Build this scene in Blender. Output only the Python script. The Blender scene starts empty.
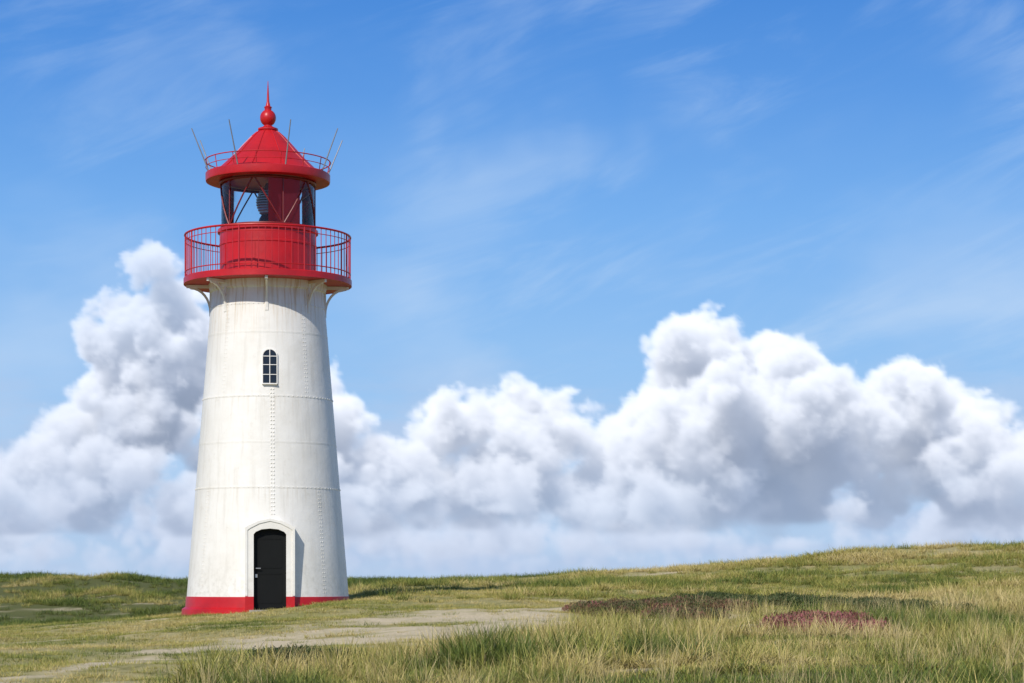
import bpy, bmesh, math, random
import numpy as np
from mathutils import Vector, Matrix
random.seed(7); rng=np.random.default_rng(11)
F=2200.0; VH=580.0; ZC=0.7; CAMD=55.0   # camera at y=-55, tower axis at y=0
TX=(268-512)/40.0
scene=bpy.context.scene
col=scene.collection
def s2l(c):
    return tuple(((x/255)/12.92 if x/255<=0.04045 else ((x/255+0.055)/1.055)**2.4) for x in c)

# ---------------------------------------------------------------- noise
def vnoise(x,y,s,seed):
    x=np.asarray(x,float)/s+seed*17.3; y=np.asarray(y,float)/s+seed*5.7
    xi=np.floor(x); yi=np.floor(y); fx=x-xi; fy=y-yi
    fx=fx*fx*(3-2*fx); fy=fy*fy*(3-2*fy)
    def h(a,b):
        v=np.sin(a*127.1+b*311.7+seed*74.7)*43758.5453
        return v-np.floor(v)
    return (h(xi,yi)*(1-fx)+h(xi+1,yi)*fx)*(1-fy)+(h(xi,yi+1)*(1-fx)+h(xi+1,yi+1)*fx)*fy
def fbm(x,y,s,seed,o=4):
    t=0;a=1;n=0
    for i in range(o):
        t=t+a*vnoise(x,y,s/2**i,seed+i*3); n+=a; a*=0.5
    return t/n-0.5
def sm(a,b,x):
    t=np.clip((x-a)/(b-a),0,1); return t*t*(3-2*t)

# ---------------------------------------------------------------- terrain
US=np.array([-900,-300,0,200,350,500,700,850,1024,1400,1900.])
TAB={ 0:-0.95, 15:-0.75,
 25:[692,690,690,688,685,681,677,674,673,672,672],
 35:[668,666,665,660,655,650,645,643,642,640,640],
 45:[645,644,643,632,624,620,618,617,616,615,615],
 55:[628,628,628,612,596,598,602,604,604,603,603],
 62:[634,634,632,616,592,590,592,592,590,588,588],
 75:[652,650,646,632,590,583,578,571,566,560,556],
 90:[620,618,614,610,592,582,571,556,545,535,530],
 110:[577,577,578,578,578,580,577,568,560,545,535],
 140:[592,592,592,592,592,592,592,590,590,580,575],
 200:-2.5 }
ds=sorted(TAB)
Zt=[]
for d in ds:
    v=TAB[d]
    Zt.append(np.full(len(US),v) if not isinstance(v,list) else ZC+(VH-np.array(v,float))*d/F)
Zt=np.array(Zt)
ug=np.arange(-900,1901,20.); dg=np.arange(0,221,1.)
tmp=np.array([np.interp(ug,US,r) for r in Zt])
G=np.array([np.interp(dg,ds,tmp[:,j]) for j in range(len(ug))]).T
def blur(A,s,ax):
    r=int(3*s)+1;k=np.exp(-0.5*(np.arange(-r,r+1)/s)**2);k/=k.sum()
    P=np.pad(A,[(r,r) if i==ax else (0,0) for i in range(A.ndim)],mode='edge')
    return np.apply_along_axis(lambda m:np.convolve(m,k,'valid'),ax,P)
G=blur(blur(G,2.6,0),2.0,1)
def height(x,d):
    x=np.asarray(x,float); d=np.asarray(d,float)
    dd=np.clip(d,5,219.9); u=np.clip(x/dd*F+512,-899,1899)
    ui=(u+900)/20; i=np.floor(ui).astype(int); i=np.clip(i,0,len(ug)-2); fu=ui-i
    di=dd; j=np.floor(di).astype(int); j=np.clip(j,0,len(dg)-2); fd=di-j
    z=(G[j,i]*(1-fu)+G[j,i+1]*fu)*(1-fd)+(G[j+1,i]*(1-fu)+G[j+1,i+1]*fu)*fd
    near=sm(2.5,7,np.hypot(x-TX,d-CAMD))
    z=z+(0.10+0.18*near)*fbm(x,d,2.2,3,4)*sm(10,24,d)
    z=z+0.85*fbm(x,d,7.5,5,4)*sm(64,85,d)
    z=z+3.0*fbm(x,d,300.0,8,3)*sm(250,700,d)
    return z
def px2g(u,v):
    t=np.arange(16,130,0.1); x=(u-512)/F*t; z=ZC+(VH-v)/F*t
    h=height(x,t); k=np.nonzero(h>=z)[0]
    if len(k)==0: return (x[-1],t[-1])
    return (x[k[0]],t[k[0]])
PATH=[px2g(*p) for p in [(-60,690),(60,673),(150,658),(240,647),(340,638),(430,630),(500,623),(560,617),(610,611)]]
PW=[0.3,0.45,0.9,1.8,3.1,4.2,4.7,3.8,1.5]
def pathmask(x,d):
    best=np.zeros_like(x)
    for (a,b,wa,wb) in zip(PATH[:-1],PATH[1:],PW[:-1],PW[1:]):
        ax,ay=a;bx,by=b;L=(bx-ax)**2+(by-ay)**2
        t=np.clip(((x-ax)*(bx-ax)+(d-ay)*(by-ay))/L,0,1)
        q=np.hypot(x-ax-t*(bx-ax),d-ay-t*(by-ay)); w=wa+(wb-wa)*t
        best=np.maximum(best,np.exp(-(q/w)**2))
    n=fbm(x*0.45,d,1.1,21,4)
    return np.clip(sm(0.38,0.90,best+2.5*n),0,1)*0.95
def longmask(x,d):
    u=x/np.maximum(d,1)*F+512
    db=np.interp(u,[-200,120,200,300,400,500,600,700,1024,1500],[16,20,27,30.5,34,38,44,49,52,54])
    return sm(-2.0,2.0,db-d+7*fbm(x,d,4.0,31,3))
PATCH=[]
for (u,v,rx,ry,k) in [(290,664,0.62,1.3,0),(675,609,1.2,1.6,1),(715,604,0.8,1.6,0),(615,614,0.6,1.2,1),
                      (790,607,1.1,2.6,0),(850,609,1.7,2.8,0),(915,615,0.9,1.8,0),(830,634,0.66,1.7,2),(690,619,0.7,1.3,1)]:
    x,d=px2g(u,v); PATCH.append((x,d,rx,ry,k))
def patchmask(x,d,kind=None):
    m=np.zeros_like(x)
    for (px,pd,rx,ry,k) in PATCH:
        if kind is not None and k!=kind: continue
        q=np.sqrt(((x-px)/rx)**2+((d-pd)/ry)**2)+1.7*fbm(x,d,0.8,41,3)
        m=np.maximum(m,1-sm(0.70,1.15,q))
    return m

def newmesh(name,verts,faces,mat=None,smooth=False,parent=None,link=True):
    me=bpy.data.meshes.new(name); me.from_pydata([tuple(v) for v in verts],[],[tuple(f) for f in faces]); me.update()
    if smooth: me.polygons.foreach_set('use_smooth',[True]*len(me.polygons))
    ob=bpy.data.objects.new(name,me)
    if mat: me.materials.append(mat)
    if link: col.objects.link(ob)
    if parent: ob.parent=parent
    return ob

# ---------------------------------------------------------------- node helper
class NT:
    def __init__(s,tree): s.t=tree; s.n=tree.nodes; s.l=tree.links
    def new(s,ty,**k):
        n=s.n.new(ty)
        for a,b in k.items(): setattr(n,a,b)
        return n
    def put(s,inp,v):
        if v is None: return
        if isinstance(v,bpy.types.NodeSocket): s.l.new(v,inp)
        else: inp.default_value=v
    def M(s,op,a,b=None,c=None,clamp=False):
        n=s.new('ShaderNodeMath',operation=op,use_clamp=clamp)
        for i,v in enumerate((a,b,c)): s.put(n.inputs[i],v)
        return n.outputs[0]
    def V(s,op,a,b=None,scale=None):
        n=s.new('ShaderNodeVectorMath',operation=op)
        s.put(n.inputs[0],a); s.put(n.inputs[1],b)
        if scale is not None: s.put(n.inputs['Scale'],scale)
        return n.outputs[0]
    def mix(s,f,a,b,blend='MIX'):
        n=s.new('ShaderNodeMix',data_type='RGBA',blend_type=blend)
        s.put(n.inputs[0],f)
        s.put(n.inputs[6],a if isinstance(a,bpy.types.NodeSocket) else (*a[:3],1)); s.put(n.inputs[7],b if isinstance(b,bpy.types.NodeSocket) else (*b[:3],1))
        return n.outputs[2]
    def ss(s,x,a,b,o0=0.0,o1=1.0):
        n=s.new('ShaderNodeMapRange',interpolation_type='SMOOTHSTEP')
        s.put(n.inputs[0],x)
        for i,v in zip((1,2,3,4),(a,b,o0,o1)): s.put(n.inputs[i],v)
        return n.outputs[0]
    def noise(s,vec,scale,detail=4,rough=0.5,dim='3D',out=0,dist=0):
        n=s.new('ShaderNodeTexNoise',noise_dimensions=dim)
        s.put(n.inputs['Vector'],vec); n.inputs['Scale'].default_value=scale; n.inputs['Detail'].default_value=detail
        n.inputs['Roughness'].default_value=rough; n.inputs['Distortion'].default_value=dist
        return n.outputs[out]
    def sep(s,v):
        n=s.new('ShaderNodeSeparateXYZ'); s.put(n.inputs[0],v); return n.outputs
    def comb(s,x,y,z=0.0):
        n=s.new('ShaderNodeCombineXYZ'); s.put(n.inputs[0],x);s.put(n.inputs[1],y);s.put(n.inputs[2],z); return n.outputs[0]
    def attr(s,name,ty='GEOMETRY',out='Fac'):
        n=s.new('ShaderNodeAttribute',attribute_type=ty); n.attribute_name=name; return n.outputs[out]
def material(name):
    m=bpy.data.materials.new(name); m.use_nodes=True
    nt=NT(m.node_tree); b=m.node_tree.nodes['Principled BSDF']
    return m,nt,b

# ---------------------------------------------------------------- world
SUN_A=math.radians(24); SUN_E=math.radians(40)
w=bpy.data.worlds.new("World"); scene.world=w; w.use_nodes=True
nt=NT(w.node_tree); nt.n.clear()
out=nt.new('ShaderNodeOutputWorld'); bg=nt.new('ShaderNodeBackground'); nt.l.new(bg.outputs[0],out.inputs[0])
sky=nt.new('ShaderNodeTexSky',sky_type='NISHITA'); sky.sun_disc=False
sky.sun_elevation=SUN_E; sky.sun_rotation=math.pi+SUN_A; sky.altitude=0; sky.air_density=1; sky.dust_density=0.6; sky.ozone_density=1.5
tc=nt.new('ShaderNodeTexCoord').outputs['Generated']
X,Y,Z=nt.sep(tc)[:3]
az=nt.M('ARCTAN2',X,Y); el=nt.M('ARCSINE',Z)
U=nt.M('MULTIPLY',az,22.0); Vv=nt.M('MULTIPLY',el,22.0)
P=nt.comb(U,Vv)
base=nt.V('SCALE',sky.outputs[0],scale=0.1)
rmp=nt.new('ShaderNodeValToRGB'); cr=rmp.color_ramp
nt.put(rmp.inputs[0],nt.M('DIVIDE',Vv,8.0,clamp=True))
stops=[(0.0,(176,203,238)),(0.12,(160,199,242)),(0.28,(141,191,244)),(0.45,(113,174,241)),(0.6,(84,151,230)),(0.73,(61,134,220)),(1.0,(42,110,200))]
while len(cr.elements)<len(stops): cr.elements.new(0.5)
for e,(p,c) in zip(cr.elements,stops): e.position=p; e.color=(*s2l(c),1)
kf=nt.ss(Vv,8.0,16.0,0.88,0.15)
skyc=nt.mix(kf,base,rmp.outputs[0])
rot=nt.new('ShaderNodeVectorRotate',rotation_type='Z_AXIS'); nt.put(rot.inputs['Vector'],P); rot.inputs['Angle'].default_value=math.radians(-20)
cp=nt.V('MULTIPLY',rot.outputs[0],(0.24,1.0,1))
c1=nt.noise(cp,1.5,7,0.58,'2D',dist=0.35)
c2=nt.noise(nt.V('ADD',P,(3.3,1.2,0)),0.45,3,0.5,'2D')
ci=nt.M('MULTIPLY',nt.M('MULTIPLY',nt.ss(c1,0.38,0.78),nt.ss(c2,0.28,0.60)),nt.ss(U,-5.0,1.0,0.20,0.38))
skyc=nt.mix(ci,skyc,s2l((200,222,247)))
c3=nt.noise(nt.V('MULTIPLY',P,(0.5,1.0,1)),0.6,4,0.5,'2D')
skyc=nt.mix(nt.M('MULTIPLY',nt.ss(c3,0.40,0.72),nt.ss(Vv,4.8,2.2,0.0,0.40)),skyc,s2l((196,219,247)))
s1=nt.noise(nt.V('MULTIPLY',P,(0.35,1.6,1)),1.5,5,0.55,'2D')
hz=nt.M('MULTIPLY',nt.ss(s1,0.38,0.65),nt.ss(Vv,0.9,2.6,0.75,0.0))
skyc=nt.mix(hz,skyc,s2l((182,201,231)))
bl=nt.ss(Vv,-0.6,-0.1,1,0)
skyc=nt.mix(bl,skyc,(0.16,0.15,0.09))
nt.put(bg.inputs[0],nt.V('SCALE',skyc,scale=10.0)); bg.inputs[1].default_value=0.1
w.cycles.sampling_method='MANUAL'; w.cycles.sample_map_resolution=256

# ---------------------------------------------------------------- cumulus bank (volumetric density lit and integrated on a voxel grid)
def latt(shape,cell,seed):
    r=np.random.default_rng(seed)
    g=[int(math.ceil(n/c))+2 for n,c in zip(shape,cell)]
    A=r.random(g,dtype=np.float32)
    for ax,(n,c) in enumerate(zip(shape,cell)):
        p=np.arange(n)/c; i=np.floor(p).astype(int); f=(p-i).astype(np.float32); f=f*f*(3-2*f)
        sh=[1,1,1]; sh[ax]=n; f=f.reshape(sh)
        A=np.take(A,i,axis=ax)*(1-f)+np.take(A,i+1,axis=ax)*f
    return A
def fb3(shape,cell,seed,o,ro=0.5):
    t=np.zeros(shape,np.float32);a=1;n=0
    for k in range(o):
        cc=[max(c/2**k,1.01) for c in cell]
        t+=a*latt(shape,cc,seed+k); n+=a; a*=ro
    return t/n-0.5
UMIN,UMAX,RMIN,RMAX=-420,1450,186,592
ST=2.0; SZ=5.0
def cloudlayer(curve,baserow,baseslope,depthpx,r0,seed,amp,sig,hmax_w,nsph,edge=15,basew=44,extra=()):
    r=np.random.default_rng(seed)
    nx=int((UMAX-UMIN)/ST); ny=int((RMAX-RMIN)/ST); nz=int(depthpx/SZ)
    cu=np.array([c[0] for c in curve],float); cv=np.array([c[1] for c in curve],float)
    sd=np.full((ny,nx,nz),60.0,np.float32)
    sph=[]
    T=lambda u: np.interp(u,cu,cv)
    Bs=lambda u: baserow+baseslope*(u-512)/512
    for _ in range(nsph):
        u=r.uniform(UMIN-20,UMAX+20); t=T(u); b=Bs(u)
        if b-t<8: continue
        h=r.uniform()**0.8; v=t+(b-t)*h
        rad=min(r0*r.uniform(0.5,1.2),0.75*(b-t)+4)
        tt=max(T(u-0.6*rad),T(u),T(u+0.6*rad)); v=max(v,tt+rad*0.8)
        halfw=min(depthpx*0.42,20+hmax_w*(v-t))
        z=depthpx/2+r.uniform(-1,1)*halfw
        sph.append((u,v,z,rad,0))
    for (u,v,rad,zo) in extra: sph.append((u,v,depthpx/2+zo,rad,0))
    lv=[s for s in sph]
    for L,(cnt,lo,hi) in enumerate(((7,0.3,0.6),(4,0.3,0.55))):
        nxt=[]
        for (u,v,z,rad,_) in lv:
            for k in range(cnt):
                dv=r.normal(size=3); dv/=np.linalg.norm(dv); dv[1]=-abs(dv[1])*0.9+0.15; dv[2]=-abs(dv[2]) if r.uniform()<0.75 else dv[2]
                q=rad*r.uniform(lo,hi); nxt.append((u+dv[0]*rad*0.9,v+dv[1]*rad*0.9,z+dv[2]*rad*0.9,q,L+1))
        sph+=nxt; lv=nxt
    for (u,v,z,rad,_) in sph:
        m=rad+amp*0.9
        i0,i1=max(0,int((u-m-UMIN)/ST)),min(nx,int((u+m-UMIN)/ST)+1)
        j0,j1=max(0,int((v-m-RMIN)/ST)),min(ny,int((v+m-RMIN)/ST)+1)
        k0,k1=max(0,int((z-m)/SZ)),min(nz,int((z+m)/SZ)+1)
        if i1<=i0 or j1<=j0 or k1<=k0: continue
        gu=(UMIN+np.arange(i0,i1)*ST-u)[None,:,None]; gv=(RMIN+np.arange(j0,j1)*ST-v)[:,None,None]; gz=(np.arange(k0,k1)*SZ-z)[None,None,:]
        dist=np.sqrt(gu*gu+gv*gv+gz*gz).astype(np.float32)-rad
        blk=sd[j0:j1,i0:i1,k0:k1]; np.minimum(blk,dist,out=blk)
    n1=fb3(sd.shape,(17,21,8),seed*10+1,5,0.68)
    rows=(RMIN+np.arange(ny)*ST)[:,None,None]; bb=Bs(UMIN+np.arange(nx)*ST)[None,:,None]
    low=np.clip(1-(bb-rows)/170,0,1).astype(np.float32)
    rho=np.clip((-sd-2+amp*n1*(2+1.0*low))/(edge*(0.6+1.4*low)),0,1)
    n2=fb3((ny,nx,nz),(10,60,10),seed*10+7,3)
    rho*=1-sm(-20,14,rows-bb+basew*n2).astype(np.float32)
    del sd,n2,n1
    dx=0.48; dz=-0.05
    tau=np.zeros((nx,nz),np.float32); TAU=np.empty_like(rho)
    step=ST*math.sqrt(1+dx*dx+dz*dz)
    def shift(A):
        B=A*(1-dx); B[1:]+=A[:-1]*dx
        e=abs(dz)*ST/SZ
        C=B*(1-e); C[:,1:]+=B[:,:-1]*e
        return C
    for j in range(ny):
        TAU[j]=tau+rho[j]*step*0.5
        tau=shift(tau+rho[j]*step)
    lit=0.68*np.exp(-sig*TAU)+0.32*np.exp(-sig*0.20*TAU)
    del TAU
    hgt=np.clip((bb-rows)/150,0,1)
    up=np.cumsum(rho,axis=0)*ST; amb=0.58+0.42*np.exp(-0.012*up); del up
    A=np.array(s2l((150,169,201)))*0.90; Sn=np.array((0.86,0.82,0.76))
    al=1-np.exp(-rho*0.15*SZ)
    Tr=np.ones((ny,nx),np.float32); C=np.zeros((ny,nx,3),np.float32)
    for k in range(nz):
        wgt=Tr*al[:,:,k]
        C+=wgt[...,None]*(lit[:,:,k][...,None]*Sn+(amb[:,:,k]*(0.85+0.15*hgt[:,:,0]))[...,None]*A)
        Tr*=1-al[:,:,k]
    return C,1-Tr
back=[(-420,430),(-300,420),(-100,470),(0,468),(30,445),(60,410),(85,390),(98,325),(108,278),(125,265),(148,250),(168,240),(186,258),(204,290),(225,330),(300,360),(340,372),(362,388),(375,432),(388,458),(400,430),(430,405),(470,395),(510,383),(550,385),(590,402),(625,406),(642,384),(656,342),(680,317),(705,308),(730,316),(760,332),(800,341),(840,360),(870,378),(900,360),(925,356),(945,378),(975,400),(1000,406),(1024,420),(1100,395),(1300,440),(1450,430)]
low=[(-420,535),(-200,520),(0,505),(60,490),(120,505),(200,500),(350,500),(420,510),(500,515),(560,525),(620,528),(700,530),(800,535),(900,530),(960,480),(1000,468),(1060,475),(1120,520),(1450,525)]
far=[(-420,560),(0,548),(40,535),(100,545),(200,540),(350,540),(420,532),(500,545),(560,540),(640,548),(760,545),(900,552),(1024,548),(1450,548)]
ex=[(158,262,17,0),(140,282,22,0),(162,290,26,-10),(125,310,28,0),(155,325,34,-10),(190,320,30,0),(115,350,32,0),(150,370,40,-20),(185,380,40,0),(110,400,38,-10),(80,430,34,0),(50,455,28,0),(140,430,44,-20),(100,470,38,-30)]
for k_,uu_ in enumerate(range(420,1040,34)): ex.append((uu_,482+10*math.sin(k_*1.9),30+6*math.sin(k_*2.7),-20+25*math.sin(k_*1.3)))
for k_,uu_ in enumerate(range(660,1000,40)): ex.append((uu_,434+12*math.sin(k_*2.3),36,10))
C1,a1=cloudlayer(back,524,-4,260,34,3,28,0.060,0.75,540,extra=ex)
C2,a2=cloudlayer(low,553,-8,120,20,8,17,0.055,0.5,420,11,24)
C3,a3=cloudlayer(far,574,0,60,11,15,10,0.05,0.4,500,8,14)
ncol=C1.shape[1]
hzc=np.array(s2l((158,181,218)))
rowsv=(RMIN+np.arange(a1.shape[0])*ST)[:,None]; ucol=(UMIN+np.arange(ncol)*ST)[None,:]
def haze(C,a,k):
    k=np.asarray(k); k=k if k.ndim==0 else k[...,None]
    return C*(1-k)+hzc*(a[...,None]*k), a
k1=0.05+0.30*sm(400,530,rowsv)+0.14*sm(300,100,ucol)+0*ucol
C1,a1=haze(C1,a1,k1)
fade=1-0.18*sm(450,525,rowsv)+0*ucol
fade=fade*(1-0.25*sm(240,120,ucol)*sm(380,260,rowsv))
C1=C1*fade[...,None]; a1=a1*fade
C2,a2=haze(C2,a2,0.48); a2=a2*0.88; C2=C2*0.88; C3,a3=haze(C3,a3,0.6); a3=a3*0.75; C3=C3*0.75
CC=C1+(1-a1)[...,None]*(C2+(1-a2)[...,None]*C3); AA=1-(1-a1)*(1-a2)*(1-a3)
CC=blur(blur(CC,0.45,0),0.45,1); AA=blur(blur(AA,0.45,0),0.45,1)
ny,nx=AA.shape; RB=6500.0
uu=UMIN+np.arange(nx)*ST; rw=RMIN+np.arange(ny)*ST
azz=np.arctan((uu-512)/F)
UUg,RRg=np.meshgrid(azz,rw)
px=RB*np.sin(UUg); py=RB*np.cos(UUg); pz=ZC+(VH-RRg)/F*py
vv=np.stack([px.ravel(),py.ravel()-CAMD,pz.ravel()],1)
i=(np.arange(ny-1)[:,None]*nx+np.arange(nx-1)[None,:]).ravel()
q=np.stack([i,i+nx,i+nx+1,i+1],1)
Af=AA.ravel(); keep=Af[q].max(axis=1)>0.004; q=q[keep]
used=np.unique(q); rem=-np.ones(nx*ny,int); rem[used]=np.arange(len(used))
cme=bpy.data.meshes.new('sky_cumulus_clouds')
cme.vertices.add(len(used)); cme.vertices.foreach_set('co',vv[used].astype(np.float32).ravel())
qq=rem[q]
cme.loops.add(len(qq)*4); cme.loops.foreach_set('vertex_index',qq.ravel().astype(np.int32))
cme.polygons.add(len(qq)); cme.polygons.foreach_set('loop_start',(np.arange(len(qq))*4).astype(np.int32))
cme.update(calc_edges=True)
Un=CC/np.maximum(AA,1e-3)[...,None]
ca=np.concatenate([np.clip(Un.reshape(-1,3)[used],0,1.2),np.ones((len(used),1))],1)
at=cme.attributes.new('cc','FLOAT_COLOR','POINT'); at.data.foreach_set('color',ca.astype(np.float32).ravel())
at=cme.attributes.new('ca','FLOAT','POINT'); at.data.foreach_set('value',Af[used].astype(np.float32))
clo=bpy.data.objects.new('sky_cumulus_clouds',cme); col.objects.link(clo)
m,n,b=material('cloud'); n.n.remove(b); cme.materials.append(m)
em=n.new('ShaderNodeEmission'); tp=n.new('ShaderNodeBsdfTransparent'); mx=n.new('ShaderNodeMixShader')
n.put(em.inputs[0],n.attr('cc',out='Color')); n.put(mx.inputs[0],n.attr('ca'))
n.l.new(tp.outputs[0],mx.inputs[1]); n.l.new(em.outputs[0],mx.inputs[2]); n.l.new(mx.outputs[0],n.n['Material Output'].inputs[0])
m.cycles.emission_sampling='NONE'

sun=bpy.data.lights.new('sun','SUN'); sun.energy=3.8; sun.angle=math.radians(0.53); sun.color=(1.0,0.95,0.87)
so=bpy.data.objects.new('sun',sun); col.objects.link(so)
sd=Vector((-math.sin(SUN_A)*math.cos(SUN_E),-math.cos(SUN_A)*math.cos(SUN_E),math.sin(SUN_E)))
so.rotation_euler=sd.to_track_quat('Z','Y').to_euler(); so.location=(-20,-40,40)

cam=bpy.data.cameras.new('camera'); co=bpy.data.objects.new('camera',cam); col.objects.link(co)
cam.sensor_width=36; cam.lens=36*F/1024; cam.shift_y=(VH-341.5)/1024; cam.clip_end=20000; cam.clip_start=0.1
co.location=(0,-CAMD,ZC); co.rotation_euler=(math.radians(90),0,0); scene.camera=co
scene.view_settings.view_transform='Standard'; scene.view_settings.look='None'; scene.view_settings.exposure=0

# ---------------------------------------------------------------- ground mesh
def geo(a,b,s,g=1.12):
    r=[];v=a
    while v<b: v+=s; s*=g; r.append(v)
    return r
dd=list(-np.array(geo(0,400,3))[::-1]-0)+list(np.arange(0,15,1.5))+list(np.arange(15,125,0.35))+geo(125,7000,0.5)
xx=list(-np.array(geo(34,6000,0.5))[::-1])+list(np.arange(-34,34.01,0.35))+geo(34,6000,0.5)
dd=np.array(dd);xx=np.array(xx)
XX,DD=np.meshgrid(xx,dd); HH=height(XX,DD)
nv=np.stack([XX.ravel(),DD.ravel()-CAMD,HH.ravel()],1)
ny,nx=XX.shape
i=np.arange(ny-1)[:,None]*nx+np.arange(nx-1)[None,:]; i=i.ravel()
fa=np.stack([i,i+1,i+nx+1,i+nx],1)
me=bpy.data.meshes.new('dune_ground'); me.from_pydata(nv.tolist(),[],fa.tolist()); me.update()
me.polygons.foreach_set('use_smooth',[True]*len(me.polygons))
def leftdune(x,d):
    u=x/np.maximum(d,1)*F+512
    return sm(66,76,d)*sm(620,330,u)
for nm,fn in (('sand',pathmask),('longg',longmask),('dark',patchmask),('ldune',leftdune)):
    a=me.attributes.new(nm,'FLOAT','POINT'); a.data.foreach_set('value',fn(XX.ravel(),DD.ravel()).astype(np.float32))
ground=bpy.data.objects.new('dune_ground',me); col.objects.link(ground)
m,n,b=material('dune_ground'); me.materials.append(m)
pos=n.new('ShaderNodeNewGeometry').outputs['Position']
n1=n.noise(pos,0.35,6,0.6); n2=n.noise(n.V('MULTIPLY',pos,(1,0.6,1)),2.2,6,0.65); n3=n.noise(pos,18,4,0.6)
c=n.mix(n.ss(n1,0.35,0.65),(0.28,0.27,0.09),(0.45,0.38,0.18))
c=n.mix(n.ss(n2,0.45,0.75),c,(0.19,0.18,0.055))
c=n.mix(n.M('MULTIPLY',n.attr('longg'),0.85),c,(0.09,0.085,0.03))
c=n.mix(n.attr('ldune'),c,(0.12,0.13,0.045))
sf=n.M('MULTIPLY',n.attr('sand'),n.ss(n2,0.80,0.35,0.6,1.0))
c=n.mix(sf,c,(0.68,0.56,0.38))
c=n.mix(n.M('MULTIPLY',n.attr('dark'),0.8),c,(0.05,0.045,0.025))
c=n.mix(n.ss(n3,0.3,0.7,0.22,0.0),c,(0.08,0.07,0.03))
n.put(b.inputs['Base Color'],c); b.inputs['Roughness'].default_value=0.95; b.inputs['Specular IOR Level'].default_value=0.1
bp=n.new('ShaderNodeBump'); bp.inputs['Strength'].default_value=0.6; bp.inputs['Distance'].default_value=0.05
n.put(bp.inputs['Height'],n.M('ADD',n2,n3)); n.put(b.inputs['Normal'],bp.outputs[0])

# ---------------------------------------------------------------- grass
def blade_mat(name,ramp,basec,bs):
    m,n,b=material(name)
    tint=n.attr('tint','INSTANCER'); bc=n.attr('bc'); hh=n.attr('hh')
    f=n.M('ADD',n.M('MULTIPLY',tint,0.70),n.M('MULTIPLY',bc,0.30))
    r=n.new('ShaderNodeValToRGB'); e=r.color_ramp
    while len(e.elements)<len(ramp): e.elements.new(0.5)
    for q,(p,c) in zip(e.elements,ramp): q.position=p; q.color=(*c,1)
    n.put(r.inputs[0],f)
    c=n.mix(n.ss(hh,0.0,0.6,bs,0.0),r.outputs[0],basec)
    n.put(b.inputs['Base Color'],c); b.inputs['Roughness'].default_value=0.6; b.inputs['Specular IOR Level'].default_value=0.3
    return m
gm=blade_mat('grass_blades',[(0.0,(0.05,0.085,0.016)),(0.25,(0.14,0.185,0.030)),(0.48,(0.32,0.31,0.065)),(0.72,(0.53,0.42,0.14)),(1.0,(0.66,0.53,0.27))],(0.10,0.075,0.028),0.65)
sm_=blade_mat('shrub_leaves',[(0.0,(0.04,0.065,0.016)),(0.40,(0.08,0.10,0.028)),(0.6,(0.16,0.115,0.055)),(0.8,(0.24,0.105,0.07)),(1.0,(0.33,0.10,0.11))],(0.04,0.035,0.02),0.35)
def tuft(name,nb,h,rad,lean,wid,mat,coll,bcr=(0,1),seg=4,seed=0):
    r=np.random.default_rng(seed)
    vs=[];fs=[];bc=[];hh=[]
    for k in range(nb):
        a=r.uniform(0,2*math.pi); q=rad*math.sqrt(r.uniform()); bx,by=q*math.cos(a),q*math.sin(a)
        dirr=a+r.normal(0,0.9); L=h*r.uniform(0.5,1.15); ln=lean*r.uniform(0.2,1.3)
        side=np.array([-math.sin(dirr+r.normal(0,1.0)),math.cos(dirr+r.normal(0,1.0)),0]); side/=np.linalg.norm(side)
        cval=r.uniform(*bcr); w0=wid*r.uniform(0.7,1.3); x,y,z=bx,by,-0.03; th=0.12*ln
        s0=len(vs)
        for j in range(seg+1):
            t=j/seg; ww=w0*(1-t**1.6)*0.5
            p=np.array([x,y,z])
            if j<seg:
                vs.append(p-side*ww);vs.append(p+side*ww);bc+=[cval]*2;hh+=[t]*2
                if j: fs.append((s0+2*j-2,s0+2*j-1,s0+2*j+1,s0+2*j))
            else:
                vs.append(p);bc.append(cval);hh.append(t); fs.append((s0+2*j-2,s0+2*j-1,s0+2*j))
            th+=ln/seg*1.25; st=L/seg
            x+=math.cos(dirr)*math.sin(th)*st; y+=math.sin(dirr)*math.sin(th)*st; z+=math.cos(th)*st
    ob=newmesh(name,vs,fs,mat,link=False); coll.objects.link(ob)
    for nm,v in (('bc',bc),('hh',hh)):
        at=ob.data.attributes.new(nm,'FLOAT','POINT'); at.data.foreach_set('value',np.array(v,np.float32))
    return ob
gc=bpy.data.collections.new('grass_tufts')
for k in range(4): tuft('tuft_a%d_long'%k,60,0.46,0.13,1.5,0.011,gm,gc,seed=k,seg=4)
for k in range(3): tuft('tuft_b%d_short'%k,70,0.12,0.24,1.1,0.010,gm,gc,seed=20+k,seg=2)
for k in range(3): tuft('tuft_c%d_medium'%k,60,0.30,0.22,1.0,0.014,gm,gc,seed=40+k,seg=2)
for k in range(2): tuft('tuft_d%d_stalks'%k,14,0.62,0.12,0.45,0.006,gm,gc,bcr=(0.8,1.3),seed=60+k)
sc_=bpy.data.collections.new('heather_sprigs')
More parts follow.
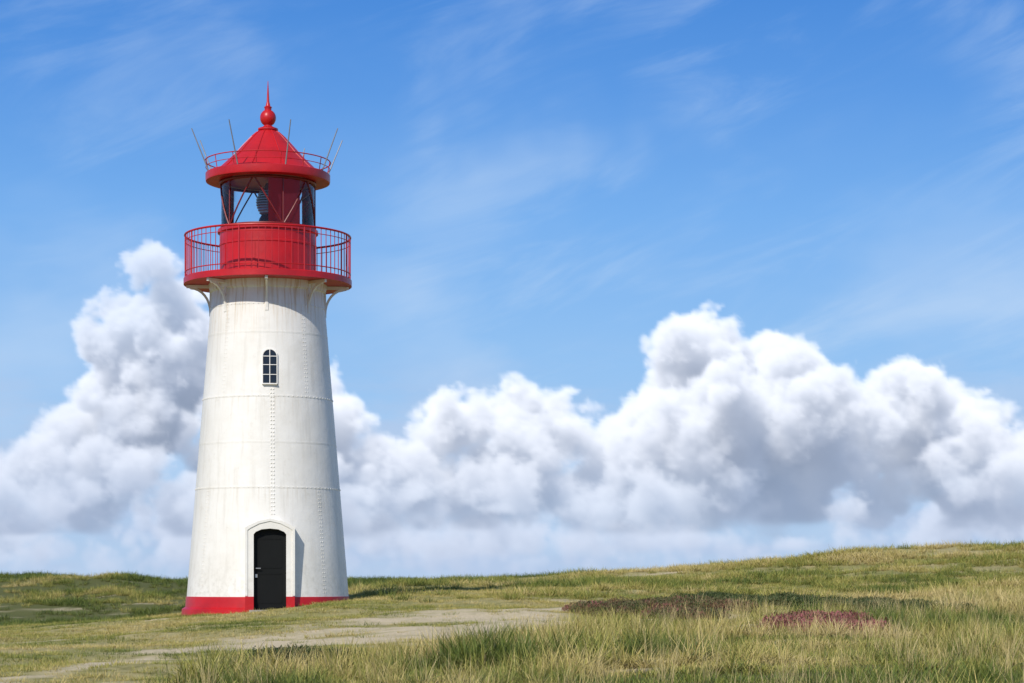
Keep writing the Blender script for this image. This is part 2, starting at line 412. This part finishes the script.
def sprig(name,seed):
    r=np.random.default_rng(seed); vs=[];fs=[];bc=[];hh=[]
    for k in range(420):
        a=r.uniform(0,2*math.pi);q=0.2*math.sqrt(r.uniform());z=r.uniform(0,0.13)*(1-(q/0.24)**2)+r.uniform(0,0.03)
        c=np.array([q*math.cos(a),q*math.sin(a),z]); u=r.normal(size=3);u/=np.linalg.norm(u);v=np.cross(u,r.normal(size=3));v/=np.linalg.norm(v)
        L=r.uniform(0.012,0.028);W=0.006; u[2]=abs(u[2])+0.4
        s0=len(vs); vs+=[c-v*W,c+v*W,c+u*L+v*W*.6,c+u*L-v*W*.6];fs.append((s0,s0+1,s0+2,s0+3))
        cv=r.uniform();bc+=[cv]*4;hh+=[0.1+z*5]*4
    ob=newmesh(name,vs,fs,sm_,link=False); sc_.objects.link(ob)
    for nm,v in (('bc',bc),('hh',hh)):
        at=ob.data.attributes.new(nm,'FLOAT','POINT'); at.data.foreach_set('value',np.array(v,np.float32))
for k in range(3): sprig('sprig_%d'%k,k+5)

def scatter(name,coll,x,d,scl,idx,tint):
    n=len(x); z=height(x,d)
    me=bpy.data.meshes.new(name); me.vertices.add(n)
    me.vertices.foreach_set('co',np.stack([x,d-CAMD,z],1).astype(np.float32).ravel())
    for nm,v,ty in (('scl',scl,'FLOAT'),('rotz',rng.uniform(0,6.283,n),'FLOAT'),('tint',tint,'FLOAT'),('idx',idx,'INT')):
        a=me.attributes.new(nm,ty,'POINT'); a.data.foreach_set('value',np.asarray(v,np.float32 if ty=='FLOAT' else np.int32))
    ob=bpy.data.objects.new(name,me); col.objects.link(ob)
    g=bpy.data.node_groups.new(name,'GeometryNodeTree')
    g.interface.new_socket('Geometry',in_out='INPUT',socket_type='NodeSocketGeometry')
    g.interface.new_socket('Geometry',in_out='OUTPUT',socket_type='NodeSocketGeometry')
    N=g.nodes;Lk=g.links
    gi=N.new('NodeGroupInput');go=N.new('NodeGroupOutput')
    ip=N.new('GeometryNodeInstanceOnPoints'); ci_=N.new('GeometryNodeCollectionInfo')
    ci_.inputs['Collection'].default_value=coll; ci_.inputs['Separate Children'].default_value=True; ci_.inputs['Reset Children'].default_value=True
    mp=N.new('GeometryNodeMeshToPoints')
    def na(nm,ty):
        q=N.new('GeometryNodeInputNamedAttribute'); q.data_type=ty; q.inputs['Name'].default_value=nm; return q.outputs['Attribute']
    Lk.new(gi.outputs[0],mp.inputs['Mesh']); Lk.new(mp.outputs[0],ip.inputs['Points']); Lk.new(ci_.outputs[0],ip.inputs['Instance'])
    ip.inputs['Pick Instance'].default_value=True
    Lk.new(na('idx','INT'),ip.inputs['Instance Index'])
    cx=N.new('ShaderNodeCombineXYZ'); Lk.new(na('rotz','FLOAT'),cx.inputs[2]); Lk.new(cx.outputs[0],ip.inputs['Rotation'])
    cs=N.new('ShaderNodeCombineXYZ'); sa=na('scl','FLOAT')
    for k in range(3): Lk.new(sa,cs.inputs[k])
    Lk.new(cs.outputs[0],ip.inputs['Scale'])
    Lk.new(ip.outputs[0],go.inputs[0])
    md=ob.modifiers.new('scatter','NODES'); md.node_group=g
    return ob
def samp(dens_,d0,d1):
    k=0.2327*1.3; area=k*(d1*d1-d0*d0)+8*(d1-d0); n=int(area*dens_)
    d=np.sqrt(rng.uniform(d0*d0,d1*d1,n)); x=rng.uniform(-1,1,n)*(k*d+4)
    return x,d
def clear(x,d): return np.hypot(x-TX,d-CAMD)>2.25
allx=[];alld=[];alls=[];alli=[];allt=[]
def add(x,d,s,i,t): allx.append(x);alld.append(d);alls.append(s);alli.append(i);allt.append(t)
# A long foreground
x,d=samp(25,17,58); lm=longmask(x,d); pm=pathmask(x,d); dk=patchmask(x,d)
clump=fbm(x,d,0.9,51,2)+0.6*fbm(x,d,3.5,53,2)
k=(rng.uniform(size=len(x))<lm*(0.40+2.5*clump))&(pm<0.4)&(rng.uniform(size=len(x))>dk*0.93)&clear(x,d)
x=x[k];d=d[k];cl=clump[k]; n_=len(x)
hol=np.exp(-((x-0.6)/2.8)**2-((d-29)/5.5)**2)      # greener hollow in the near foreground
tint=np.clip(0.36-0.22*hol+2.6*fbm(x,d,2.0,61,3)+rng.normal(0,0.12,n_),0,1)
add(x,d,np.clip(0.35+0.15*hol+1.6*cl+rng.uniform(0,0.45,n_),0.25,1.4),rng.integers(0,4,n_),tint)
# stalks
x,d=samp(2.0,17,60); k=(rng.uniform(size=len(x))<0.15+longmask(x,d))&(pathmask(x,d)<0.3)&clear(x,d)&(longmask(x,d)>0.2)
x=x[k];d=d[k]; add(x,d,rng.uniform(0.5,1.0,len(x)),rng.integers(10,12,len(x)),rng.uniform(0.6,1,len(x)))
# B short turf
x,d=samp(22,17,72); lm=longmask(x,d); pm=pathmask(x,d); dk=patchmask(x,d)
k=(rng.uniform(size=len(x))<np.clip(1.0-0.2*lm-1.05*pm,0.04,1)*(1-dk)*(0.50+1.8*(fbm(x,d,1.6,71,3)+0.12)+0.4*lm))&(np.hypot(x-TX,d-CAMD)>2.1)
x=x[k];d=d[k]; n_=len(x)
tint=np.clip(0.57+1.8*fbm(x,d,2.6,81,4)+rng.normal(0,0.15,n_)-0.14*longmask(x,d),0,1)
add(x,d,rng.uniform(0.4,1.1,n_)*(1+0.5*longmask(x,d)),rng.integers(4,7,n_),tint)
# C medium tussock
x,d=samp(8,44,122); u=x/d*F+512
right=sm(50,60,d)*sm(330,560,u+60*fbm(x,d,8,91,3)*2)
farl=sm(66,74,d)
wgt=np.maximum(right,farl)
cl=fbm(x,d,2.2,95,4)
k=(rng.uniform(size=len(x))<wgt*(0.45+2.6*cl))&clear(x,d)&(patchmask(x,d)<0.5)
x=x[k];d=d[k];n_=len(x); cl=cl[k]
tint=np.clip(0.59-0.38*leftdune(x,d)+2.4*fbm(x,d,3.4,97,4)+rng.normal(0,0.12,n_),0,1)
add(x,d,np.clip(0.7+1.4*cl+rng.uniform(0,0.5,n_),0.35,1.8),rng.integers(7,10,n_),tint)
grass=scatter('dune_grass',gc,*[np.concatenate(a) for a in (allx,alld,alls,alli,allt)])
for kind,nm,t0 in ((0,'creeping_shrub',0.15),(1,'dry_heather',0.58),(2,'purple_heather',1.05)):
    x,d=samp(70,22,60); mk=patchmask(x,d,kind); k=rng.uniform(size=len(x))<mk*0.8; x=x[k];d=d[k]; n_=len(x)
    scatter(nm,sc_,x,d,rng.uniform(0.7,1.7,n_)*(1.25 if kind==2 else 1),rng.integers(0,3,n_),np.clip(t0+0.5*fbm(x,d,0.8,99,2)+rng.normal(0,0.14,n_),0,1.2))
print('grass pts',sum(len(a) for a in allx))

# ---------------------------------------------------------------- lighthouse materials
def paint_white():
    m,n,b=material('white_paint')
    tcx=n.new('ShaderNodeTexCoord').outputs['Object']
    x,y,z=n.sep(tcx)[:3]
    ang=n.M('ARCTAN2',x,n.M('MULTIPLY',y,-1.0))
    st=n.comb(n.M('MULTIPLY',ang,7.0),n.M('MULTIPLY',z,0.35))
    s1=n.noise(st,1.6,5,0.6); blot=n.noise(tcx,0.9,5,0.6); fine=n.noise(tcx,9,4,0.6)
    c=n.mix(n.ss(blot,0.35,0.7),(0.86,0.83,0.765),(0.79,0.755,0.68))
    c=n.mix(n.M('MULTIPLY',n.ss(s1,0.48,0.72),0.34),c,(0.60,0.56,0.48))
    c=n.mix(n.M('MULTIPLY',n.ss(n.noise(tcx,3.5,5,0.7),0.58,0.72),0.25),c,(0.60,0.55,0.45))
    top=n.ss(z,6.3,8.0)
    s2=n.noise(n.comb(n.M('MULTIPLY',ang,12.0),n.M('MULTIPLY',z,0.28),3.3),1.5,5,0.7)
    c=n.mix(n.M('MULTIPLY',n.M('MULTIPLY',n.ss(s2,0.49,0.66),top),0.75),c,(0.54,0.35,0.13))
    for zz in (5.18,2.95):
        run=n.M('MULTIPLY',n.ss(z,zz-0.9,zz-0.03),n.M('LESS_THAN',z,zz))
        c=n.mix(n.M('MULTIPLY',n.M('MULTIPLY',n.ss(s2,0.50,0.70),run),0.35),c,(0.52,0.43,0.30))
    low=n.ss(z,1.6,0.2); c=n.mix(n.M('MULTIPLY',n.M('MULTIPLY',low,n.ss(fine,0.4,0.8)),0.40),c,(0.42,0.39,0.30))
    n.put(b.inputs['Base Color'],c); b.inputs['Roughness'].default_value=0.5
    bp=n.new('ShaderNodeBump'); bp.inputs['Strength'].default_value=0.5; bp.inputs['Distance'].default_value=0.03
    n.put(bp.inputs['Height'],n.M('ADD',n.noise(tcx,2.0,3,0.5),n.M('MULTIPLY',fine,0.18))); n.put(b.inputs['Normal'],bp.outputs[0])
    return m
def paint_red():
    m,n,b=material('red_paint')
    tcx=n.new('ShaderNodeTexCoord').outputs['Object']
    a=n.noise(tcx,1.7,5,0.6)
    c=n.mix(n.ss(a,0.3,0.75),(0.56,0.010,0.014),(0.42,0.009,0.013))
    n.put(b.inputs['Base Color'],c); b.inputs['Roughness'].default_value=0.38
    bp=n.new('ShaderNodeBump'); bp.inputs['Strength'].default_value=0.25; bp.inputs['Distance'].default_value=0.02
    n.put(bp.inputs['Height'],n.noise(tcx,6,3,0.5)); n.put(b.inputs['Normal'],bp.outputs[0])
    return m
def simple(name,c,r=0.5,met=0.0,var=0.15,spec=0.5):
    m,n,b=material(name); tcx=n.new('ShaderNodeTexCoord').outputs['Object']
    a=n.noise(tcx,5,4,0.6); n.put(b.inputs['Base Color'],n.mix(n.ss(a,0.3,0.7),c,tuple(q*(1-var) for q in c)))
    b.inputs['Specular IOR Level'].default_value=spec
    b.inputs['Roughness'].default_value=r; b.inputs['Metallic'].default_value=met; return m
WH=paint_white(); RD=paint_red(); DK=simple('dark_door_paint',(0.006,0.007,0.007),0.7,spec=0.2); DP=simple('dark_pane',(0.02,0.025,0.03),0.12)
MT=simple('galvanised_rod',(0.30,0.31,0.33),0.6,0.3); DR=simple('dark_red_bar',(0.20,0.012,0.014),0.45); IN=simple('lens_glass',(0.22,0.26,0.30),0.2,0.3)
DG=simple('dark_steel',(0.05,0.055,0.06),0.4); CON=simple('concrete_step',(0.35,0.33,0.29),0.9)
NTC=simple('notice_plate',(0.7,0.7,0.68),0.5)
# red sector filter glass
RC,n,b=material('red_filter_glass'); n.n.remove(b)
tr=n.new('ShaderNodeBsdfTransparent'); tr.inputs[0].default_value=(1.0,0.05,0.04,1); df=n.new('ShaderNodeBsdfDiffuse'); df.inputs[0].default_value=(0.75,0.02,0.02,1)
tl=n.new('ShaderNodeBsdfTranslucent'); tl.inputs[0].default_value=(0.9,0.03,0.02,1)
mx=n.new('ShaderNodeMixShader'); mx.inputs[0].default_value=0.25; m2=n.new('ShaderNodeMixShader'); m2.inputs[0].default_value=0.75
n.l.new(df.outputs[0],mx.inputs[1]); n.l.new(tl.outputs[0],mx.inputs[2]); n.l.new(tr.outputs[0],m2.inputs[1]); n.l.new(mx.outputs[0],m2.inputs[2]); n.l.new(m2.outputs[0],n.n['Material Output'].inputs[0])
GL,n,b=material('lantern_glass'); n.n.remove(b)
tr=n.new('ShaderNodeBsdfTransparent'); tr.inputs[0].default_value=(0.95,0.97,0.97,1); gl=n.new('ShaderNodeBsdfGlossy'); gl.inputs['Roughness'].default_value=0.03
fr=n.new('ShaderNodeFresnel'); fr.inputs[0].default_value=1.35; mx=n.new('ShaderNodeMixShader')
n.l.new(fr.outputs[0],mx.inputs[0]); n.l.new(tr.outputs[0],mx.inputs[1]); n.l.new(gl.outputs[0],mx.inputs[2]); n.l.new(mx.outputs[0],n.n['Material Output'].inputs[0])

# ---------------------------------------------------------------- lighthouse
LH=bpy.data.objects.new('lighthouse',None); col.objects.link(LH); LH.location=(TX,0,0); LH.rotation_euler=(0,0,math.radians(6.8))
def lathe(name,prof,mat,segs=128,skip=None,smooth=True,parent=LH):
    vs=[];fs=[]
    for (r,z) in prof:
        for k in range(segs):
            a=2*math.pi*k/segs
            vs.append((r*math.sin(a),-r*math.cos(a),z))
    for j in range(len(prof)-1):
        for k in range(segs):
            a=2*math.pi*(k+0.5)/segs; a=(a+math.pi)%(2*math.pi)-math.pi
            if skip and skip(a,prof[j],prof[j+1]): continue
            k2=(k+1)%segs; fs.append((j*segs+k,j*segs+k2,(j+1)*segs+k2,(j+1)*segs+k))
    ob=newmesh(name,vs,fs,mat,parent=parent)
    if smooth:
        ob.data.polygons.foreach_set('use_smooth',[True]*len(fs))
        ob.data.set_sharp_from_angle(angle=math.radians(25))
    return ob
class Soup:
    def __init__(s): s.v=[];s.f=[]
    def tube(s,p,q,r,n=8,r2=None):
        p=Vector(p);q=Vector(q);dr=(q-p).normalized();a=dr.orthogonal().normalized();b=dr.cross(a); r2=r if r2 is None else r2
        o=len(s.v)
        for (c,rr) in ((p,r),(q,r2)):
            for k in range(n):
                t=2*math.pi*k/n; s.v.append(c+a*(rr*math.cos(t))+b*(rr*math.sin(t)))
        for k in range(n): k2=(k+1)%n; s.f.append((o+k,o+k2,o+n+k2,o+n+k))
        s.f.append(tuple(o+k for k in range(n))[::-1]); s.f.append(tuple(o+n+k for k in range(n)))
    def ring(s,R,z,r,N=96,n=8,h=None):
        o=len(s.v); h=h or r
        for i in range(N):
            a=2*math.pi*i/N
            for k in range(n):
                t=2*math.pi*k/n; rr=R+r*math.cos(t); s.v.append((rr*math.sin(a),-rr*math.cos(a),z+h*math.sin(t)))
        for i in range(N):
            for k in range(n):
                s.f.append((o+i*n+k,o+i*n+(k+1)%n,o+((i+1)%N)*n+(k+1)%n,o+((i+1)%N)*n+k))
    def box(s,c,sz,rot=None):
        o=len(s.v)
        for dz in (-1,1):
            for (dx,dy) in ((-1,-1),(1,-1),(1,1),(-1,1)):
                p=Vector((dx*sz[0]/2,dy*sz[1]/2,dz*sz[2]/2))
                if rot: p=rot@p
                s.v.append(Vector(c)+p)
        for f in ((3,2,1,0),(4,5,6,7),(0,1,5,4),(1,2,6,5),(2,3,7,6),(3,0,4,7)): s.f.append(tuple(o+k for k in f))
    def prism(s,poly,a,w):
        o=len(s.v);n=len(poly);rad=Vector((math.sin(a),-math.cos(a),0));tan=Vector((math.cos(a),math.sin(a),0))
        for sg in (-1,1):
            for (r,z) in poly: s.v.append(rad*r+tan*(sg*w/2)+Vector((0,0,z)))
        s.f.append(tuple(o+k for k in range(n))); s.f.append(tuple(o+n+k for k in range(n))[::-1])
        for k in range(n): k2=(k+1)%n; s.f.append((o+k,o+n+k,o+n+k2,o+k2))
    def frame(s,outer,inner,y0,y1,x0=0):
        o=len(s.v);n=len(outer)
        for y in (y0,y1):
            for P_ in (outer,inner):
                for (x,z) in P_: s.v.append((x+x0,y,z))
        for k in range(n-1):
            s.f.append((o+k,o+k+1,o+n+k+1,o+n+k))
            s.f.append((o+2*n+k,o+3*n+k,o+3*n+k+1,o+2*n+k+1))
            s.f.append((o+k,o+2*n+k,o+2*n+k+1,o+k+1))
            s.f.append((o+n+k,o+n+k+1,o+3*n+k+1,o+3*n+k))
        for k in (0,n-1): s.f.append((o+k,o+n+k,o+3*n+k,o+2*n+k))
    def dome(s,c,nrm,r):
        nrm=Vector(nrm).normalized();a=nrm.orthogonal().normalized();b=nrm.cross(a);o=len(s.v);c=Vector(c)
        for (rr,h) in ((1,0),(0.7,0.65)):
            for k in range(6):
                t=k*math.pi/3; s.v.append(c+(a*math.cos(t)+b*math.sin(t))*(r*rr)+nrm*(r*h))
        s.v.append(c+nrm*r*0.95)
        for k in range(6):
            k2=(k+1)%6; s.f.append((o+k,o+k2,o+6+k2,o+6+k)); s.f.append((o+6+k,o+6+k2,o+12))
    def make(s,name,mat,smooth=False):
        ob=newmesh(name,s.v,s.f,mat,parent=LH)
        bm=bmesh.new(); bm.from_mesh(ob.data); bmesh.ops.recalc_face_normals(bm,faces=bm.faces); bm.to_mesh(ob.data); bm.free()
        if smooth:
            ob.data.polygons.foreach_set('use_smooth',[True]*len(ob.data.polygons)); ob.data.set_sharp_from_angle(angle=math.radians(40))
        return ob
def R(z): return 2.035-0.0816*z
DX=0.03
seamz=[2.95,5.18,7.45]; faint=[4.05,6.75]
pr=[(R(z),z) for z in (-0.7,0,0.31,1.0,1.98,3.0,4.0,5.0,6.0,7.0,8.06)]
doorskip=lambda a,p,q: abs(math.sin(a)*2-DX)<0.43 and math.cos(a)>0 and q[1]<=1.981 
tower=lathe('tower_wall',pr,WH,256,doorskip)
for z in seamz+faint:
    e=0.006 if z in seamz else 0.004
    lathe('plate_joint',[(R(z)-0.01,z-0.026),(R(z)+e,z-0.025),(R(z)+e,z+0.02),(R(z)-0.01,z+0.021)],WH,128)
band=lathe('red_base_band',[(R(-0.8)+0.07,-0.8),(R(-0.1)+0.09,-0.02),(R(0)+0.015,0.03),(R(0.29)+0.015,0.29),(R(0.3)-0.01,0.292)],RD,256,lambda a,p,q: abs(math.sin(a)*2-DX)<0.45 and math.cos(a)>0)
rv=Soup(); slope=math.atan(0.0816)
for z in seamz:
    N=int(2*math.pi*R(z)/0.12)
    for k in range(N):
        a=2*math.pi*k/N; r=R(z)+0.006
        rv.dome((r*math.sin(a),-r*math.cos(a),z-0.002),(math.sin(a),-math.cos(a),0.08),0.0145)
def vseam(a,z0,z1,rr_=0.019):
    z=z0
    while z<z1:
        for da in (-0.03,0.03):
            aa=a+da/R(z); rv.dome((R(z)*math.sin(aa),-R(z)*math.cos(aa),z),(math.sin(aa),-math.cos(aa),0.08),rr_)
        z+=0.095
vseam(0.055,2.3,5.4,0.022)
for a,z0,z1 in ((0.75,0.4,2.9),(2.5,0.4,2.9),(-0.95,0.4,2.9),(-2.2,3,5.1),(0.62,5.2,7.4),(-0.75,5.2,7.4),(2.2,3,5.1),(3.0,5.2,7.4)): vseam(a,z0,z1,0.013)
rv.make('rivets',WH,True)
# door surround
fr_=Soup()
inn=[(-0.39,0.0),(-0.39,1.80),(-0.34,1.86),(-0.2,1.92),(0,1.94),(0.2,1.92),(0.34,1.86),(0.39,1.80),(0.39,0.0)]
outr=[(-0.57,0.0),(-0.57,1.93),(-0.50,1.98),(-0.27,2.09),(0,2.15),(0.27,2.09),(0.50,1.98),(0.57,1.93),(0.57,0.0)]
fr_.frame(outr,inn,-2.08,-1.66,DX)
o2=[(x*1.05,z+(0.03 if z>1 else 0)) for x,z in outr]; i2=[(x*0.94,z-(0.03 if z>1 else 0)) for x,z in outr]
fr_.frame([(x,max(z,0.32)) for x,z in o2],[(x,max(z,0.32)) for x,z in i2],-2.10,-1.70,DX)
fr_.make('door_surround',WH)
rb=Soup()
for sg in (-1,1): rb.box((DX+sg*0.492,-1.92,0.0),(0.205,0.40,0.60))
rb.make('surround_red_foot',RD)
dr=Soup()
dr.box((DX,-1.90,0.95),(0.84,0.05,2.0))
for (cx,cz,ww,hh_) in ((0,0.5,0.56,0.7),(0,1.35,0.56,0.7)):
    for (bx,bz,bw,bh) in ((0,hh_/2,ww,0.03),(0,-hh_/2,ww,0.03),(-ww/2,0,0.03,hh_),(ww/2,0,0.03,hh_)):
        dr.box((DX+cx+bx,-1.928,cz+bz),(bw,0.012,bh))
dr.make('door',DK)
hd=Soup(); hd.tube((DX-0.33,-1.99,0.98),(DX-0.22,-1.99,0.98),0.012); hd.tube((DX-0.33,-1.99,0.98),(DX-0.33,-1.92,0.98),0.012); hd.make('door_handle',MT)
npl=Soup(); npl.box((DX-0.33,-1.945,0.80),(0.05,0.012,0.08)); npl.make('door_plate',NTC)
stp=Soup(); stp.box((DX,-2.12,-0.12),(1.0,0.6,0.2)); stp.make('door_step',CON)
# window
zb,zt=5.47,6.14; hw=0.165; wx=0.03
arch=[(-hw,zb)]+[( -hw*math.cos(t),zt+hw*math.sin(t)) for t in np.linspace(0,math.pi,13)]+[(hw,zb)]
def sc2(pts,e): return [((abs(x)+e)*(1 if x>0 else -1) if abs(x)>1e-6 else 0, z+(e if z>zb+0.1 else -e)) for x,z in pts]
wf=Soup(); wf.frame(sc2(arch,0.022),arch,-(R(5.9)+0.03),-(R(5.9)-0.1),wx)
wf.box((wx,-(R(5.9)+0.028),zb-0.012),(0.36,0.08,0.028))
wf.box((wx,-(R(5.9)+0.022),(zb+zt+hw)/2),(0.018,0.016,zt+hw-zb))
for zz in (zb+0.22,zb+0.46,zt): wf.box((wx,-(R(5.9)+0.021),zz),(2*hw,0.016,0.016))
wob=wf.make('window_frame',WH)
wp=Soup(); y=-(R(5.9)+0.011)
for x,z in arch: wp.v.append((x+wx,y,z))
wp.f.append(tuple(range(len(arch))))
wpo=wp.make('window_pane',DP)
for ob_ in (wob,wpo):
    piv=Vector((0,-R(5.9),5.9)); ob_.data.transform(Matrix.Translation(piv)@Matrix.Rotation(-slope,4,'X')@Matrix.Translation(-piv))
# gallery
GZ=8.06; GR=2.09
lathe('gallery_deck',[(1.0,GZ+0.02),(R(8)+0.0,GZ),(GR-0.03,GZ),(GR-0.03,GZ-0.01),(GR,GZ-0.01),(GR,GZ+0.13),(GR-0.02,GZ+0.15),(GR-0.06,GZ+0.15),(GR-0.06,GZ+0.12),(1.0,GZ+0.12)],RD,128)
lathe('tower_collar',[(R(7.85),7.85),(R(7.85)+0.05,7.88),(R(8)+0.09,GZ-0.003)],WH,128)
rl=Soup(); RR=GR-0.035
rl.ring(RR,9.27,0.026,128); rl.ring(RR,8.34,0.014,128,6); rl.ring(RR,9.12,0.010,128,6)
NB=80
for k in range(NB):
    a=2*math.pi*(k+0.5)/NB; thick=0.020 if k%10==5 else 0.0095
    rl.tube((RR*math.sin(a),-RR*math.cos(a),GZ+0.13),(RR*math.sin(a),-RR*math.cos(a),9.26),thick,6)
rl.make('gallery_railing',RD,True)
br=Soup()
for k in range(8):
    a=2*math.pi*k/8-0.03
    r0=R(7.6)-0.02
    br.prism([(r0,GZ-0.012),(2.02,GZ-0.012),(2.02,GZ-0.085),(r0,GZ-0.085)],a,0.07)
    cp_=[]
    for t in np.linspace(0,1,9):
        t2=t*math.pi/2; cp_.append((r0+0.03+(1.92-r0-0.03)*(1-math.sin(t2)),GZ-0.085-0.62*(1-math.cos(t2))))
    for p,q in zip(cp_[:-1],cp_[1:]):
        dx=q[0]-p[0];dz=q[1]-p[1];L=math.hypot(dx,dz);nx_,nz_=-dz/L*0.03,dx/L*0.03
        br.prism([(p[0]-nx_,p[1]-nz_),(q[0]-nx_,q[1]-nz_),(q[0]+nx_,q[1]+nz_),(p[0]+nx_,p[1]+nz_)],a,0.05)
    br.prism([(r0-0.02,GZ-0.085),(r0+0.05,GZ-0.085),(r0+0.06,GZ-0.78),(r0+0.02,GZ-0.86),(r0-0.02,GZ-0.86)],a,0.08)
br.make('gallery_brackets',WH)
# drum
DRr=1.20; DZ0=GZ+0.11; DZ1=9.42
lathe('lantern_drum',[(DRr+0.03,DZ0),(DRr+0.03,DZ0+0.08),(DRr,DZ0+0.09),(DRr,9.0),(DRr+0.015,9.01),(DRr+0.015,9.05),(DRr,9.06),(DRr,DZ1-0.1),(DRr+0.05,DZ1-0.08),(DRr+0.05,DZ1),(DRr-0.1,DZ1+0.01),(0.0,DZ1+0.01)],RD,96)
dd_=Soup()
for k in range(8):
    a=2*math.pi*(k+0.5)/8+0.1; dd_.prism([(DRr-0.02,DZ0+0.09),(DRr+0.012,DZ0+0.09),(DRr+0.012,8.99),(DRr-0.02,8.99)],a,0.05)
dd_.make('drum_seams',RD)
# lantern glazing
LZ1=10.62; LR=1.16
lathe('lantern_glazing',[(LR,DZ1+0.01),(LR,LZ1)],GL,48)
gb=Soup()
NBay=10
for k in range(NBay):
    a=2*math.pi*(k+0.5)/NBay; a2=2*math.pi*(k+1.5)/NBay
    P0=lambda t,z: (1.17*math.sin(t),-1.17*math.cos(t),z)
    if k%2==0: gb.tube(P0(a,DZ1),P0(a,LZ1),0.017,6)
    def arcbar(t0,z0,t1,z1):
        for i in range(5):
            f0=i/5;f1=(i+1)/5; gb.tube(P0(t0+(t1-t0)*f0,z0+(z1-z0)*f0),P0(t0+(t1-t0)*f1,z0+(z1-z0)*f1),0.020,6)
    if k%2==0: arcbar(a,DZ1,a2,LZ1)
    else: arcbar(a,LZ1,a2,DZ1)
gb.ring(1.17,DZ1+0.03,0.03,96); gb.ring(1.17,LZ1-0.03,0.035,96)
gb.make('lantern_mullions',DR,True)
lathe('lamp_pedestal',[(0.28,DZ1),(0.22,DZ1+0.3),(0.16,DZ1+0.4)],DG,24)
lp=[(0.16,DZ1+0.4)]
for i in range(9):
    z=DZ1+0.42+i*0.065; r=0.20+0.10*math.sin(math.pi*(i+0.5)/9); lp+=[(r-0.03,z),(r,z+0.02),(r,z+0.045)]
lp+=[(0.12,DZ1+1.05),(0.05,DZ1+1.2),(0.04,LZ1)]
lathe('lamp_lens',lp,IN,32)
lathe('red_sector_screen',[(1.10,DZ1+0.02),(1.10,LZ1-0.02)],RC,96,lambda a,p,q: not(-0.02<a<0.80))
# roof
EZ=10.62
lathe('roof',[(0.0,EZ+0.05),(1.14,EZ+0.02),(1.30,EZ),(1.50,EZ),(1.54,EZ+0.01),(1.55,EZ+0.06),(1.55,EZ+0.20),(1.52,EZ+0.22),(1.42,EZ+0.22),(1.36,EZ+0.20),(1.12,EZ+0.42),(0.86,EZ+0.66),(0.60,EZ+0.95),(0.40,EZ+1.16),(0.27,EZ+1.27),(0.22,EZ+1.30)],RD,96)
rs=Soup()
prs=[(1.36,EZ+0.20),(1.12,EZ+0.42),(0.86,EZ+0.66),(0.60,EZ+0.95),(0.40,EZ+1.16),(0.27,EZ+1.27)]
for k in range(10):
    a=2*math.pi*(k+0.5)/10
    for p,q in zip(prs[:-1],prs[1:]):
        rs.tube((p[0]*math.sin(a),-p[0]*math.cos(a),p[1]+0.005),(q[0]*math.sin(a),-q[0]*math.cos(a),q[1]+0.005),0.018,6)
rs.make('roof_ribs',RD,True)
fz=EZ+1.30
ball=[(0.22,fz),(0.25,fz+0.02),(0.25,fz+0.06),(0.17,fz+0.09),(0.10,fz+0.13),(0.10,fz+0.17)]
bz=fz+0.33
for t in np.linspace(-1.1,1.15,12): ball.append((0.195*math.cos(t)+0.005,bz+0.21*math.sin(t)))
ball+=[(0.085,bz+0.23),(0.10,bz+0.27),(0.06,bz+0.30),(0.035,bz+0.40),(0.022,bz+0.65),(0.006,bz+0.92),(0.0,bz+0.93)]
lathe('roof_finial',ball,RD,32)
rr=Soup(); rr.ring(1.56,EZ+0.52,0.014,96,6); rr.ring(1.54,EZ+0.36,0.009,96,6)
for k in range(16):
    a=2*math.pi*(k+0.5)/16; rr.tube((1.50*math.sin(a),-1.50*math.cos(a),EZ+0.18),(1.56*math.sin(a),-1.56*math.cos(a),EZ+0.52),0.011,6)
rr.make('roof_rail',RD,True)
an=Soup()
for k in range(8):
    a=2*math.pi*(k+0.35)/8
    an.tube((1.50*math.sin(a),-1.50*math.cos(a),EZ+0.15),(1.95*math.sin(a),-1.95*math.cos(a),EZ+1.22),0.018,6,0.013)
an.make('bird_spikes',MT,True)
